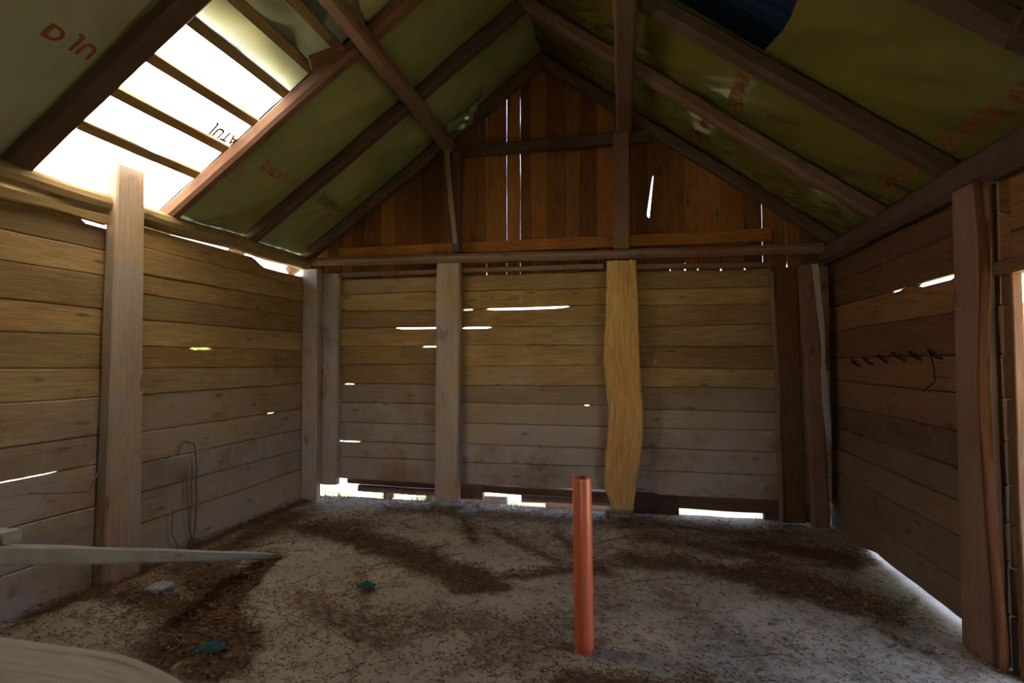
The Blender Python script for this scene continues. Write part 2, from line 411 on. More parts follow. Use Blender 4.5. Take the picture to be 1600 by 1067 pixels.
# gable of upright boards (behind the frame) and front gable
def roof_z(x, off=0.0): return (2.82+0.738*(x-(-3.9)) if x < XM else 2.82+0.738*(2.0-x)) + off
def gable(y, sgn, seed, slit):
    ZB = 2.60
    rnd = random.Random(seed); mb = MB(); x = -3.9
    while x < 2.0:
        wd = rnd.choice([.13, .16, .18, .21, .24]); x2 = min(x+wd, 2.06)
        t = (rnd.random(), rnd.uniform(0, .5), rnd.random(), 1); n = 8
        base = len(mb.v); d0 = rnd.uniform(0, .014); u0 = rnd.random()*40; v0 = rnd.random()*40
        zt = roof_z((x+x2)/2, 0.29)
        for i in range(n+1):
            f = i/n; z = ZB+(max(zt, 3.0)-ZB)*f
            g = 0.0012 if i else rnd.choice([-.004, -.004, -.004, .0015])
            if i == 0: gg = g; g = .010 if (x > .1 or rnd.random() < .2) else g
            else: g = gg
            a, b = x+g+.004*N(seed, x*9, z*3), x2-g+.004*N(seed, x2*9, z*3)
            if slit and x-.001 <= .21 < x2: b = .155+.11*(z-3.05)/.73 if 3.04 < z < 3.82 else x2-g
            for (px, d) in ((a, .028), (a, .010), (a+.006, 0), (b-.006, 0), (b, .010), (b, .028)):
                mb.v.append((px, y+sgn*(d+d0), z))
        if slit and x-.001 <= .21 < x2:
            x2b = x2
            # narrow neighbour beyond the crack
            bb = len(mb.v)
            for i in range(n+1):
                f = i/n; z = ZB+(zt-ZB)*f; g = .195+.075*(z-3.05)/.73+.002
                if z > 3.82: g = .30
                e = max(x2b, .32)
                for (px, d) in ((g, .028), (g, .003), (g+.003, 0), (e-.003, 0), (e, .003), (e, .028)):
                    mb.v.append((px, y+sgn*(d+d0+.004), z))
            for i in range(n):
                for q in range(6):
                    q2 = (q+1) % 6; a = bb+i*6
                    mb.quad((a+q, a+q2, a+6+q2, a+6+q), [(u0+5+i*.2, v0+q*.04), (u0+5+i*.2, v0+q*.04+.04), (u0+5.2+i*.2, v0+q*.04+.04), (u0+5.2+i*.2, v0+q*.04)], t)
            x2 = max(x2b, .32)
        for i in range(n):
            hz = (zt-ZB)/n
            for q in range(6):
                q2 = (q+1) % 6; a = base+i*6
                vv = [0, .03, .033, .033+wd, .036+wd, .06+wd, .1+wd]
                mb.quad((a+q, a+q2, a+6+q2, a+6+q), [(u0+i*hz, v0+vv[q]), (u0+i*hz, v0+vv[q+1]), (u0+(i+1)*hz, v0+vv[q+1]), (u0+(i+1)*hz, v0+vv[q])], t)
        x = x2
    return mb
prop(gable(6.345, 1, 5, True).build('wall_gable', M['gable']), kind='structure')
prop(gable(YF-.02, -1, 9, False).build('wall_front_gable', M['gable']), kind='structure')

# weather boards outside, closing the eaves
mb = MB()
beam(mb, (-3.92, -1.8, 2.83), (-3.93, 4.15, 2.83), (0, 0, 1), .16, .03, 40, .006, 91)
prop(mb.build('trim_2', M['plank']), kind='structure')
mb = MB()
beam(mb, (2.08, -1.8, 2.80), (2.08, 6.4, 2.80), (0, 0, 1), .34, .03, 40, .004, 92)
prop(mb.build('trim_3', M['plank_dark']), kind='structure')

# sill outside the back wall, with the cracks of daylight under it
mb = MB()
beam(mb, (-3.42, 6.46, .20), (-2.05, 6.46, .175), (0, 0, 1), .075, .10, 20, .012, 1)
beam(mb, (-3.3, 6.52, .09), (-2.1, 6.52, .08), (0, 0, 1), .085, .12, 20, .014, 2)
beam(mb, (-2.2, 6.46, .16), (-1.7, 6.46, .16), (0, 0, 1), .24, .10, 8, .012, 3)
beam(mb, (-1.75, 6.47, .175), (-.1, 6.47, .16), (0, 0, 1), .10, .10, 20, .012, 4)
beam(mb, (-1.25, 6.50, .07), (-.1, 6.50, .07), (0, 0, 1), .09, .10, 20, .012, 5)
beam(mb, (-3.0, 6.60, .0), (-2.9, 6.6, .0), (0, 0, 1), .07, .10, 4, .008, 15)
beam(mb, (-2.45, 6.60, .0), (-1.45, 6.6, .0), (0, 0, 1), .09, .10, 4, .008, 15)
beam(mb, (-.98, 6.60, .0), (-.1, 6.6, .0), (0, 0, 1), .13, .10, 4, .008, 16)
beam(mb, (-.15, 6.42, .12), (.50, 6.42, .12), (0, 0, 1), .28, .10, 8, .008, 6)
beam(mb, (.42, 6.42, .15), (2.0, 6.42, .14), (0, 0, 1), .17, .08, 20, .006, 7)
beam(mb, (1.36, 6.42, .07), (2.0, 6.42, .07), (0, 0, 1), .16, .08, 8, .006, 8)
prop(mb.build('trim_1', M['dark']), kind='structure')

# ------------------------------------------------------------------ posts
def timber(name, mat, label, cat, group=None, **kw):
    mb = MB(); beam(mb, **kw); o = mb.build(name, mat)
    prop(o, label, cat, group); return o
G = (0.5, 0.75, 0.5, 1)
timber('wall_post', M['post'], 'pale squared post against the left wall, rising into the bright roof gap', 'post', A=(XL+.055, 3.60, 0.0), B=(XL+.055, 3.60, 3.14), U=(0, 1, 0), wd=.27, th=.10, n=20, wav=.006, seed=3, t=(.1, .55, .5, 1),
       edge=lambda f: (-.03*(1-f), .02*(1-f)-.03*f))
timber('wall_post', M['post'], 'narrow post in the left rear corner against the left wall', 'post', A=(-3.735, 6.12, .03), B=(-3.745, 6.12, 2.76), U=(1, 0, 0), wd=.20, th=.12, n=16, wav=.006, seed=5, t=(.4, .8, .5, 1))
timber('wall_post', M['post'], 'knotty post on the back wall beside the left corner, ending above the ground', 'post', A=(-3.56, 6.25, .18), B=(-3.57, 6.25, 2.72), U=(1, 0, 0), wd=.23, th=.09, n=16, wav=.010, seed=6, t=(.5, .75, .5, 1))
timber('wall_post', M['post'], 'squared post on the back wall standing on a grey stone', 'post', A=(-2.06, 6.22, .07), B=(-2.05, 6.22, 2.80), U=(1, 0, 0), wd=.28, th=.12, n=20, wav=.008, seed=8, t=(.3, .55, .5, 1))
def wavy(f):
    prof = [(0, -.22, .02), (.10, -.29, .05), (.2, -.275, .10), (.30, -.25, .125), (.38, -.235, .13), (.5, -.265, .11), (.6, -.295, .095), (.68, -.285, .085), (.78, -.265, .08), (.86, -.265, .075), (1, -.255, .06)]
    for (a, l0, h0), (b, l1, h1) in zip(prof, prof[1:]):
        if a <= f <= b:
            k = (f-a)/(b-a); k = k*k*(3-2*k)
            return (l0+(l1-l0)*k+.21, h0+(h1-h0)*k-.09)
    return (0, 0)
mb = MB(); beam(mb, (-.06, 6.20, .08), (-.05, 6.20, 2.74), (1, 0, 0), .30, .12, 40, .004, 9, (.1, .2, .5, 1), edge=wavy)
slab = prop(mb.build('wall_post', M['slab']), 'wide pale slab with wavy natural edges on the back wall, standing on bricks', 'post')
timber('wall_post', M['plank_dark'], 'dark post on the back wall next to the right corner post', 'post', A=(1.60, 6.24, .03), B=(1.56, 6.24, 2.62), U=(1, 0, 0), wd=.23, th=.10, n=16, wav=.010, seed=12, t=(.8, .1, .5, 1))
bk = MB(); beam(bk, (1.475, 6.19, .03), (1.435, 6.19, 2.58), (1, 0, 0), .035, .035, 24, .022, 14, (.3, .8, .5, 1))
w5 = bpy.data.objects['wall_post.004']
prop(bk.build('bark_edge', M['brown'], w5), 'grey peeling bark edge')
cp = timber('wall_post', M['brown'], 'leaning post in the right rear corner with a pale bark edge', 'post', A=(1.82, 6.11, .03), B=(1.735, 6.11, 2.62), U=(1, 0, 0), wd=.15, th=.12, n=16, wav=.010, seed=15, t=(.4, .4, .5, 1))
bk = MB(); beam(bk, (1.90, 6.05, .9), (1.80, 6.05, 2.62), (1, 0, 0), .045, .03, 24, .025, 16, (.2, 1, .5, 1)); prop(bk.build('bark_edge', M['post'], cp), 'pale flaking bark edge')
rp_ = timber('wall_post', M['brown'], 'wide grey-brown post on the right wall, nearest the doorway', 'post', A=(XR-.05, 3.74, -.01), B=(XR-.05, 3.72, 2.66), U=(0, -1, 0), wd=.26, th=.09, n=24, wav=.006, seed=18, t=(.2, .55, .5, 1), edge=lambda f: (.02, .03-.03*f))
bk = MB(); beam(bk, (XR-.07, 3.545, 0), (XR-.07, 3.59, 2.66), (0, 1, 0), .045, .06, 30, .04, 19, (.1, 0, .5, 1), ring=8); prop(bk.build('bark_edge', M['bark'], rp_, smooth=True), 'orange brown bark edge')
timber('door_post', M['plank_dark'], 'narrow dark door post at the right wall beside the doorway', 'post', A=(XR+.005, 3.455, 0), B=(XR+.005, 3.455, 2.14), U=(0, 1, 0), wd=.045, th=.05, n=16, wav=.006, seed=20, t=(.6, .3, .5, 1))
timber('door_lintel', M['plank_dark'], 'dark beam over the doorway in the right wall', 'beam', A=(XR+.015, 2.4, 2.16), B=(XR+.015, 3.56, 2.16), U=(0, 0, 1), wd=.08, th=.10, n=8, wav=.004, seed=22, t=(.6, .3, .5, 1))

# bases
def rough_block(name, mat, x0, x1, y0, y1, z0, z1, label, cat, seed=1, amp=.02):
    mb = MB(); n = 6
    import itertools
    idx = {}
    def P(i, j, k):
        if (i, j, k) in idx: return idx[(i, j, k)]
        x = x0+(x1-x0)*i/n; y = y0+(y1-y0)*j/n; z = z0+(z1-z0)*k/n
        cx, cy, cz = (x0+x1)/2, (y0+y1)/2, (z0+z1)/2
        s = 1-.10*(abs(i/n-.5)*2)**4*(abs(j/n-.5)*2)**4-.08*(abs(k/n-.5)*2)**4*(max(abs(i/n-.5), abs(j/n-.5))*2)**4
        d = amp*N(seed, x*9, y*9, z*9)
        mb.v.append((cx+(x-cx)*s+d, cy+(y-cy)*s+amp*N(seed+1, x*9, y*9, z*9), cz+(z-cz)*s+d*.5)); idx[(i, j, k)] = len(mb.v)-1
        return idx[(i, j, k)]
    for a in range(n):
        for b in range(n):
            for c, fl in ((0, 1), (n, 0)):
                for q in ((P(a, b, c), P(a+1, b, c), P(a+1, b+1, c), P(a, b+1, c)), (P(c, a, b), P(c, a+1, b), P(c, a+1, b+1), P(c, a, b+1)), (P(b, c, a), P(b, c, a+1), P(b+1, c, a+1), P(b+1, c, a))):
                    mb.quad(tuple(reversed(q)) if fl else q, [(0, 0)]*4, (.5, .5, .5, 1))
    o = mb.build(name, mat, smooth=False); return prop(o, label, cat)
rough_block('base_stone', M['stone'], -2.26, -1.88, 6.10, 6.34, -.02, .075, 'flat grey foundation stone under the squared back wall post', 'stone', 3)
rough_block('base_stone', M['stone'], -1.86, -1.62, 5.85, 6.02, -.02, .055, 'loose grey stone on the floor right of the squared post', 'stone', 4, .03)
rough_block('base_stone', M['stone'], -3.40, -3.24, 3.42, 3.58, -.03, .05, 'small pale stone on the floor at the foot of the left wall post', 'stone', 6, .03)
# brick plinth
def brick_mat():
    m, nt, P = newmat('plinth_brick')
    uv = nd(nt, 'ShaderNodeTexCoord').outputs['Object']
    mp = nt.nodes.new('ShaderNodeMapping'); mp.inputs['Rotation'].default_value = (R(90), 0, 0); nt.links.new(uv, mp.inputs[0])
    b = nd(nt, 'ShaderNodeTexBrick', Scale=4.2, Color1=rgb('6e6454'), Color2=rgb('5c5346'), Mortar=rgb('37312a')); nt.links.new(mp.outputs[0], b.inputs[0])
    b.inputs['Mortar Size'].default_value = .02
    nt.links.new(b.outputs[0], P.inputs['Base Color']); P.inputs['Roughness'].default_value = .95; return m
rough_block('brick_plinth', brick_mat(), -.28, .02, 6.08, 6.32, -.03, .085, 'low brick plinth under the wavy slab post', 'plinth', 8, .004)

# ------------------------------------------------------------------ plates, ties, rails
timber('wall_plate', M['batten'], 'pale round log lying along the top of the left wall', 'beam', A=(XL+.01, -1.75, 2.82), B=(XL-.02, 6.38, 2.84), U=(0, 0, 1), wd=.16, th=.17, n=50, wav=.022, seed=30, t=(.5, .6, .5, 1), ring=12)
timber('wall_rail', M['batten'], 'rough edge board just below the log on the left wall, near bay', 'board', A=(XL+.02, .9, 2.70), B=(XL+.02, 3.46, 2.70), U=(0, 0, 1), wd=.07, th=.06, n=30, wav=.02, seed=32, t=(.3, .4, .5, 1))
timber('wall_plate', M['dark'], 'dark heavy beam lying along the top of the right wall', 'beam', A=(XR-.01, -1.75, 2.75), B=(XR-.01, 6.25, 2.74), U=(0, 0, 1), wd=.20, th=.16, n=50, wav=.012, seed=34, t=(.6, .5, .5, 1), ch=.25)
timber('tie_beam', M['brown'], 'long round-edged tie beam across the top of the back wall', 'beam', A=(-3.80, 6.19, 2.86), B=(1.90, 6.17, 2.79), U=(0, 0, 1), wd=.10, th=.15, n=50, wav=.008, seed=36, t=(.1, .7, .5, 1), ch=.35)
for i, (a, b, za, zb, lab) in enumerate([(-3.45, -2.2, 2.705, 2.71, 'thin rail under the tie beam in the left bay of the back wall'), (-1.9, -.28, 2.715, 2.705, 'thin rail under the tie beam in the middle bay of the back wall'), (.08, 1.45, 2.69, 2.66, 'thin rail under the tie beam in the right bay of the back wall')]):
    timber('wall_rail', M['brown'], lab, 'board', A=(a, 6.27, za), B=(b, 6.27, zb), U=(0, 0, 1), wd=.055, th=.07, n=16, wav=.006, seed=40+i, t=(.2, .6, .5, 1))
timber('gable_board', M['gable'], 'horizontal brown board at the foot of the gable boards, behind the two upright posts', 'board', A=(-3.5, 6.295, 2.985), B=(1.45, 6.295, 2.985), U=(0, 0, 1), wd=.13, th=.03, n=30, wav=.006, seed=50, t=(.15, .1, .5, 1))
timber('collar_tie', M['dark'], 'dark horizontal collar tie crossing the gable boards', 'beam', A=(-2.15, 6.16, 4.07), B=(.22, 6.16, 4.08), U=(0, 0, 1), wd=.12, th=.10, n=20, wav=.008, seed=52, t=(.8, .3, .5, 1))
timber('gable_post', M['dark'], 'slender upright post before the gable, left of centre', 'post', A=(-1.93, 6.13, 2.90), B=(-1.93, 6.13, 4.05), U=(1, 0, 0), wd=.10, th=.10, n=12, wav=.008, seed=54, t=(.6, .5, .5, 1))
timber('gable_brace', M['brown'], 'thin leaning brace in front of the left gable post', 'board', A=(-1.92, 6.04, 2.98), B=(-2.02, 6.02, 4.05), U=(1, 0, 0), wd=.055, th=.035, n=12, wav=.012, seed=55, t=(.3, .9, .5, 1))
timber('gable_post', M['brown'], 'upright post before the gable, right of centre', 'post', A=(-.085, 6.12, 2.86), B=(-.075, 6.12, 4.12), U=(1, 0, 0), wd=.175, th=.12, n=12, wav=.006, seed=56, t=(.6, .35, .5, 1))
timber('purlin', M['brown'], 'long left purlin running under the rafters to the gable', 'beam', A=(-1.85, -1.7, 4.12), B=(-2.04, 6.3, 4.13), U=(1, 0, 0), wd=.14, th=.13, n=50, wav=.012, seed=60, t=(.4, .5, .5, 1), ch=.2)
timber('purlin', M['brown'], 'long right purlin running under the rafters to the gable', 'beam', A=(0.08, -1.7, 4.17), B=(-.05, 6.3, 4.17), U=(1, 0, 0), wd=.17, th=.13, n=50, wav=.010, seed=62, t=(.5, .4, .5, 1), ch=.2)

# ------------------------------------------------------------------ rafters
RY = [6.16, 5.12, 4.08, 2.84, 1.6, .4, -.8]
nl = ['rearmost left rafter, lying against the gable', 'second left rafter from the gable, crossing the left purlin', 'reddish brown left rafter bordering the bright roof gap on its far side', 'near left rafter dark against the bright roof gap']
nr = ['rearmost right rafter, lying against the gable', 'second right rafter from the gable, crossing the right purlin', 'dark right rafter below the torn hole in the film', 'nearest right rafter at the top right corner of the view']
for i, y in enumerate(RY):
    mat = M['brown'] if i in (2,) else M['dark']
    labl = nl[i] if i < 4 else 'left rafter behind the viewpoint, rafter %s from the front gable' % ['third', 'second', 'first'][i-4]
    labr = nr[i] if i < 4 else 'right rafter behind the viewpoint, rafter %s from the front gable' % ['third', 'second', 'first'][i-4]
    wd = .12 if i != 3 else .15
    timber('rafter', mat, labl, 'rafter', 'left slope rafters', A=(-4.08, y, roof_z(-4.08, .065)), B=(XM+.04, y, roof_z(XM, .065)), U=(0, 1, 0), wd=wd, th=.125, n=24, wav=.016, seed=70+i, t=(.5, .45, .5, 1), ch=.22)
    timber('rafter', M['brown'] if i == 1 else M['dark'], labr, 'rafter', 'right slope rafters', A=(2.2, y, roof_z(2.2, .065)), B=(XM-.04, y, roof_z(XM, .065)), U=(0, 1, 0), wd=.12, th=.125, n=24, wav=.016, seed=80+i, t=(.5, .45, .5, 1), ch=.22)

# ------------------------------------------------------------------ roofing film
SL = math.atan(.738); cs, sn_ = math.cos(SL), math.sin(SL)
SMAX = (XM+4.0)/cs
def surf(side, s, y, off=0.0):
    """point on the film: s = distance up the slope from the eave, displaced inwards (down) by sag and wrinkles"""
    ys = sorted(RY)
    f = 0
    for a, b in zip(ys, ys[1:]):
        if a <= y <= b: f = (y-a)/(b-a)
    if y > ys[-1] or y < ys[0]: f = 0
    sag = 0.035*math.sin(math.pi*f)
    k = math.sin(math.pi*f)
    wr = k*(0.026*N(1+side, y*1.2+s*1.5, s*.9) + 0.022*N(2+side, (y-s*.9)*3.2, (y+s)*.7) + 0.009*N(3+side, (y-s*.7)*9, (y+s)*2.0))
    wr += 0.006*N(5+side, y*3, s*3)
    if y > 5.2: wr += k*(0.022*N(8+side, y*3.1+s*1.5, s*2.8) + 0.006*N(9+side, y*8, s*8+y*3))
    d = 0.035*0 + sag + wr + off
    if side < 0: p = Vector((-4.0+s*cs, y, roof_z(-4.0, .145)+s*sn_)); n = Vector((sn_, 0, -cs))
    else: p = Vector((2.1-s*cs, y, roof_z(2.1, .145)+s*sn_)); n = Vector((-sn_, 0, -cs))
    return p + n*d
def sheet(side, y0, y1, s0, s1, hole=None, off=0.0, ds=.035, edgef=None, snap=None):
    mb = MB(); ny = max(2, int((y1-y0)/ds)); ns = max(2, int((s1-s0)/ds))
    for j in range(ny+1):
        for i in range(ns+1):
            y = y0+(y1-y0)*j/ny
            a = s0 + (edgef(y) if edgef else 0)
            s = a+(s1-a)*i/ns
            if snap:
                sb = snap(y)
                if sb and abs(s-sb) <= (s1-a)/ns*.505: s = sb
            mb.v.append(surf(side, s, y, off))
    for j in range(ny):
        for i in range(ns):
            y = y0+(y1-y0)*(j+.5)/ny; s = s0+(s1-s0)*(i+.5)/ns
            if hole and hole(s, y): continue
            a = j*(ns+1)+i
            q = (a, a+1, a+ns+2, a+ns+1)
            mb.quad(q if side > 0 else tuple(reversed(q)), [(0, 0)]*4, (0, 0, 0, 1))
    return mb
def lettering(text, side, y, s, size, up, parent, mat):
    for w_ in text.split(' '):
        if w_: word(w_, side, y, s, size, up, parent, mat)
        y += size*(.60*len(w_)+.55)
def word(text, side, y, s, size, up, parent, mat):
    """printing on the film; runs away from the viewpoint, seen from its back so it reads mirrored"""
    cu = bpy.data.curves.new('t', 'FONT'); cu.body = text; cu.size = size; cu.offset = size*.03; cu.resolution_u = 3; cu.space_character = 1.08
    ob = bpy.data.objects.new('t', cu); C.objects.link(ob); bpy.context.view_layer.update()
    dg = bpy.context.evaluated_depsgraph_get()
    me = bpy.data.meshes.new_from_object(ob.evaluated_get(dg)); bpy.data.objects.remove(ob)
    par_ = list(range(len(me.vertices)))
    def find(i):
        while par_[i] != i: i = par_[i]
        return i
    for p in me.polygons:
        v0 = find(p.vertices[0])
        for v in p.vertices: par_[find(v)] = v0
    isl = {}
    for p in me.polygons: isl.setdefault(find(p.vertices[0]), []).append(p)
    for ps in isl.values():
        mb = MB(); mp = {}
        for p in ps:
            for v in p.vertices:
                if v not in mp: mp[v] = len(mb.v); c = me.vertices[v].co; mb.v.append(surf(side, s+up*c.y, y+c.x, .006))
            mb.quad(tuple(mp[v] for v in p.vertices), [(0, 0)]*len(p.vertices), (0, 0, 0, 1))
        mb.build('printed_letter', mat, parent)

mb = sheet(-1, 4.08, 6.3, .13, SMAX, edgef=lambda y: .03*N(3, y*2.5)); ml = prop(mb.build('roofing_film', M['mem'], smooth=True), 'yellow-green printed roofing film sagging between the rear left rafters', 'roofing film')
mb = sheet(-1, -1.7, 2.86, .03, SMAX); ml2 = prop(mb.build('roofing_film', M['mem_g'], smooth=True), 'dim grey-green roofing film at the upper left corner, near side of the bright gap', 'roofing film')
# beige remnant above the gap
mb = sheet(-1, 2.84, 4.1, 2.5, SMAX, edgef=lambda y: .05*math.sin(y*9)+.05*N(6, y*6)); ml3 = prop(mb.build('roofing_film', M['cream'], smooth=True), 'torn piece of yellow film hanging above the bright roof gap near the ridge', 'roofing film')
def rhole(s, y):
    x = 2.1-s*cs
    return 2.95 < y < 4.03 and -.05 < x < redge(y)
redge = lambda y: .905+.06*math.sin(math.pi*(4.03-y)/1.1)+.012*N(5, y*5)
mb = sheet(1, -1.7, 6.3, .03, SMAX, hole=rhole, snap=lambda y: (2.1-redge(y))/cs if 2.9 < y < 4.05 else None); mr = prop(mb.build('roofing_film', M['mem_r'], smooth=True), 'olive yellow printed roofing film covering the right roof slope, with a torn hole', 'roofing film')
# pale film exposed above the battens in the bright gap
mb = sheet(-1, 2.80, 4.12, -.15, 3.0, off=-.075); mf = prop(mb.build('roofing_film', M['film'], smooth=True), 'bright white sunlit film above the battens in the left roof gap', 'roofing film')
for i, x in enumerate([-2.30, -2.52, -2.76, -3.05, -3.32, -3.59]):
    z = roof_z(x, .145+.045)
    lab = ['topmost', 'second from the top', 'third from the top', 'fourth from the top', 'second from the eave', 'lowest, nearest the eave'][i]
    timber('roof_batten', M['batten'], 'roof batten across the bright gap, ' + lab, 'batten', 'battens across the bright roof gap',
           A=(x, 2.70, z), B=(x, 4.22, z), U=(cs, 0, sn_), wd=.078, th=.035, n=12, wav=.006, seed=100+i, t=(.4, .4, .5, 1))
def torn():
    mb = MB(); n = 90; m = 4
    for i in range(n+1):
        s = .02+2.5*i/n
        wd = .045+.05*abs(math.sin(s*3.3+.4))+.02*N(4, s*6)+(.28*(1-s/.35)**.7 if s < .35 else 0)
        for j in range(m+1):
            f = j/m; mb.v.append(surf(-1, s, 2.92+wd*f, -.005+.03*f*N(9, s*5)-.012*f*f))
    for i in range(n):
        for j in range(m):
            a = i*(m+1)+j; mb.quad((a, a+m+1, a+m+2, a+1), [(0, 0)]*4, (0, 0, 0, 1))
    prop(mb.build('torn_edge', M['film'], ml2, smooth=True), 'pale curled torn edge of the film along the bright gap')
torn()
def flap():
    mb = MB(); n = 14
    for j in range(n+1):
        for i in range(n+1):
            u, v = i/n, j/n
            mb.v.append((-2.0+.42*u*(1-.3*v)+.02*N(4, u*5, v*5), 6.02-.10*v+.05*N(2, u*6, v*6), 4.40+.30*u-(.22+.20*u)*v+.02*N(7, u*6, v*6)))
    for j in range(n):
        for i in range(n):
            a = j*(n+1)+i; mb.quad((a, a+1, a+n+2, a+n+1), [(0, 0)]*4, (0, 0, 0, 1))
    prop(mb.build('loose_flap', M['clear'], ml, smooth=True), 'crumpled shiny loose flap of film by the gable')
flap()
# lettering
lettering('JUTAFOL', -1, 4.42, (-3.25+4.0)/cs+.05, .135, -1, ml, M['ink'])
lettering('D', -1, 4.16, (-3.25+4.0)/cs+.05, .135, -1, ml, M['ink'])
lettering('JUTAFOL', -1, 5.42, (-3.27+4.0)/cs+.05, .135, -1, ml, M['ink_dark'])
lettering('D 110', -1, 6.0-.22, (-3.40+4.0)/cs+.05, .13, -1, ml, M['ink'])
lettering('D JU', -1, 2.44, (-3.16+4.0)/cs+.05, .14, -1, ml2, M['ink'])
lettering('JUTA', -1, 3.74, (-3.20+4.0)/cs+.05, .13, -1, mf, M['ink'])
lettering('JUTAFOL', 1, 4.20, (2.1-.87)/cs-.05, .16, 1, mr, M['ink'])
lettering('D 110', 1, 5.16, (2.1-.72)/cs-.05, .14, 1, mr, M['ink'])
lettering('D 110', 1, 5.65, (2.1-.70)/cs-.05, .14, 1, mr, M['ink'])
lettering('JUTAFOL', 1, 4.26, (2.1-1.93)/cs-.05, .14, 1, mr, M['ink'])
lettering('D 110 JUTAFOL', 1, 2.9, (2.1-1.93)/cs-.05, .14, 1, mr, M['ink'])
lettering('D 110  JUTAFOL', 1, 4.35, (2.1+.28)/cs, .12, 1, mr, M['ink_dark'])
lettering('D 110', 1, 5.65, (2.1+.28)/cs, .12, 1, mr, M['ink_dark'])

# outer tin roof over battens (opaque), open over the bright gap
def tin(side, y0, y1, s0, s1):
    s0 = s0-.25 if s0 < 0 else s0-.06 if s0 == 0 else s0
    mb = MB(); n = int((y1-y0)/.04)
    for j in range(n+1):
        y = y0+(y1-y0)*j/n; rib = .012*(1 if (j % 5) in (0, 1) else 0)
        for s in (s0, s1):
            d = -.14-rib
            if side < 0: p = Vector((-4.0+s*cs, y, roof_z(-4.0, .145)+s*sn_)) + Vector((sn_, 0, -cs))*d
            else: p = Vector((2.1-s*cs, y, roof_z(2.1, .145)+s*sn_)) + Vector((-sn_, 0, -cs))*d
            mb.v.append(p)
    for j in range(n):
        a = j*2; mb.quad((a, a+1, a+3, a+2), [(0, 0)]*4, (0, 0, 0, 1))
    return mb
mb = tin(-1, 4.16, 6.7, 0.0, SMAX+.14)
for args in ((-1, -2.2, 2.82, -.12, SMAX+.14), (-1, 2.76, 4.16, 1.58, SMAX+.14), (1, -2.2, 6.7, -.12, SMAX+.14)):
    m2 = tin(*args); b = len(mb.v); mb.v += m2.v
    for f in m2.f: mb.quad(tuple(k+b for k in f), [(0, 0)]*4, (0, 0, 0, 1))
prop(mb.build('ceiling', M['tin']), kind='structure')

# stub of board by the left purlin, end of a brace top right
timber('board_stub', M['brown'], 'short brown board stub wedged above the reddish left rafter', 'board', A=(-2.42, 3.88, 3.97), B=(-2.20, 4.00, 4.11), U=(0, 1, 0), wd=.13, th=.03, n=4, wav=.004, seed=120, t=(.5, .2, .5, 1))
timber('beam_stub', M['dark'], 'dark beam end jutting in at the top right corner', 'beam', A=(1.60, 2.72, 3.06), B=(1.88, 2.66, 2.96), U=(0, 0, 1), wd=.13, th=.12, n=6, wav=.008, seed=121, t=(.7, .3, .5, 1))

# ------------------------------------------------------------------ orange pipe
def pipe():
    mb = MB(); n = 48; r, ri = .055, .0515; h = .985
    x, y = -.27, 3.29
    rings = [(r, -.02), (r, .30), (r, .65), (r, h-.004), (r-.001, h), (ri, h), (ri, .6), (ri, -.02)]
    for (q, z) in rings:
        for k in range(n):
            a = 2*math.pi*k/n; mb.v.append((x+q*math.cos(a)-.010*z, y+q*math.sin(a), z))
    for j in range(len(rings)-1):
        for k in range(n):
            k2 = (k+1) % n; mb.quad((j*n+k, j*n+k2, (j+1)*n+k2, (j+1)*n+k), [(0, 0)]*4, (0, 0, 0, 1))
    m, nt, P = newmat('orange_pvc')
    obj = nd(nt, 'ShaderNodeTexCoord').outputs['Object']
    c = mix(nt, ramp(nt, noisetex(nt, obj, 4, 5, .7, (3, 3, .6)), .4, .75), rgb('ac4c30'), rgb('a85c46'))
    c = mix(nt, ramp(nt, noisetex(nt, obj, 40, 3, .6, (1, 1, .15)), .68, .76), c, rgb('d8b4a8'))
    c = mix(nt, ramp(nt, noisetex(nt, obj, 11, 6, .8), .66, .74), c, rgb('6e2e1c'))
    nt.links.new(c, P.inputs['Base Color']); P.inputs['Roughness'].default_value = .38
    o = mb.build('sewer_pipe', m, smooth=True)
    prop(o, 'upright orange plastic pipe sticking out of the dirt floor', 'pipe')
pipe()

# ------------------------------------------------------------------ leaning plank, rest and foreground board
timber('leaning_plank', M['grey'], 'long pale weathered plank with its tip on the floor, rising to the left', 'plank', A=(-2.70, 1.78, .875), B=(-2.985, 4.31, .012), U=(0, .32, .95), wd=.085, th=.11, n=40, wav=.006, seed=130, t=(.5, .6, .5, 1), edge=lambda f: (.022*f*f, -.022*f*f))
timber('rail_board', M['grey'], 'short grey board end at the left border above the leaning plank', 'board', A=(-3.80, 2.02, .88), B=(-2.69, 2.02, .875), U=(0, 0, 1), wd=.05, th=.08, n=10, wav=.005, seed=131, t=(.4, .7, .5, 1))
tb = bpy.data.objects.new('rough_bench', None); C.objects.link(tb); tb.location = (-1.4, .8, 0)
prop(tb, 'blurred pale rough wooden bench top at the lower left corner, close to the viewer', 'bench')
def kid(o, par): o.parent = par; o.matrix_parent_inverse = Matrix.Translation(-par.location)
mb = MB(); beam(mb, (-2.3, .80, 1.025), (-.66, .80, 1.01), (0, 1, 0), .42, .055, 30, .010, 133, (.3, .4, .5, 1), edge=lambda f: (0, -.14*max(0, (f-.75)/.25)**1.5)); kid(mb.build('bench_top', M['pale']), tb)
for (x, y) in ((-2.1, .66), (-2.1, .9), (-1.0, .66), (-1.0, .88)):
    mb = MB(); beam(mb, (x, y, -.01), (x, y, .992), (1, 0, 0), .06, .06, 6, .003, 134); kid(mb.build('leg', M['slab']), tb)

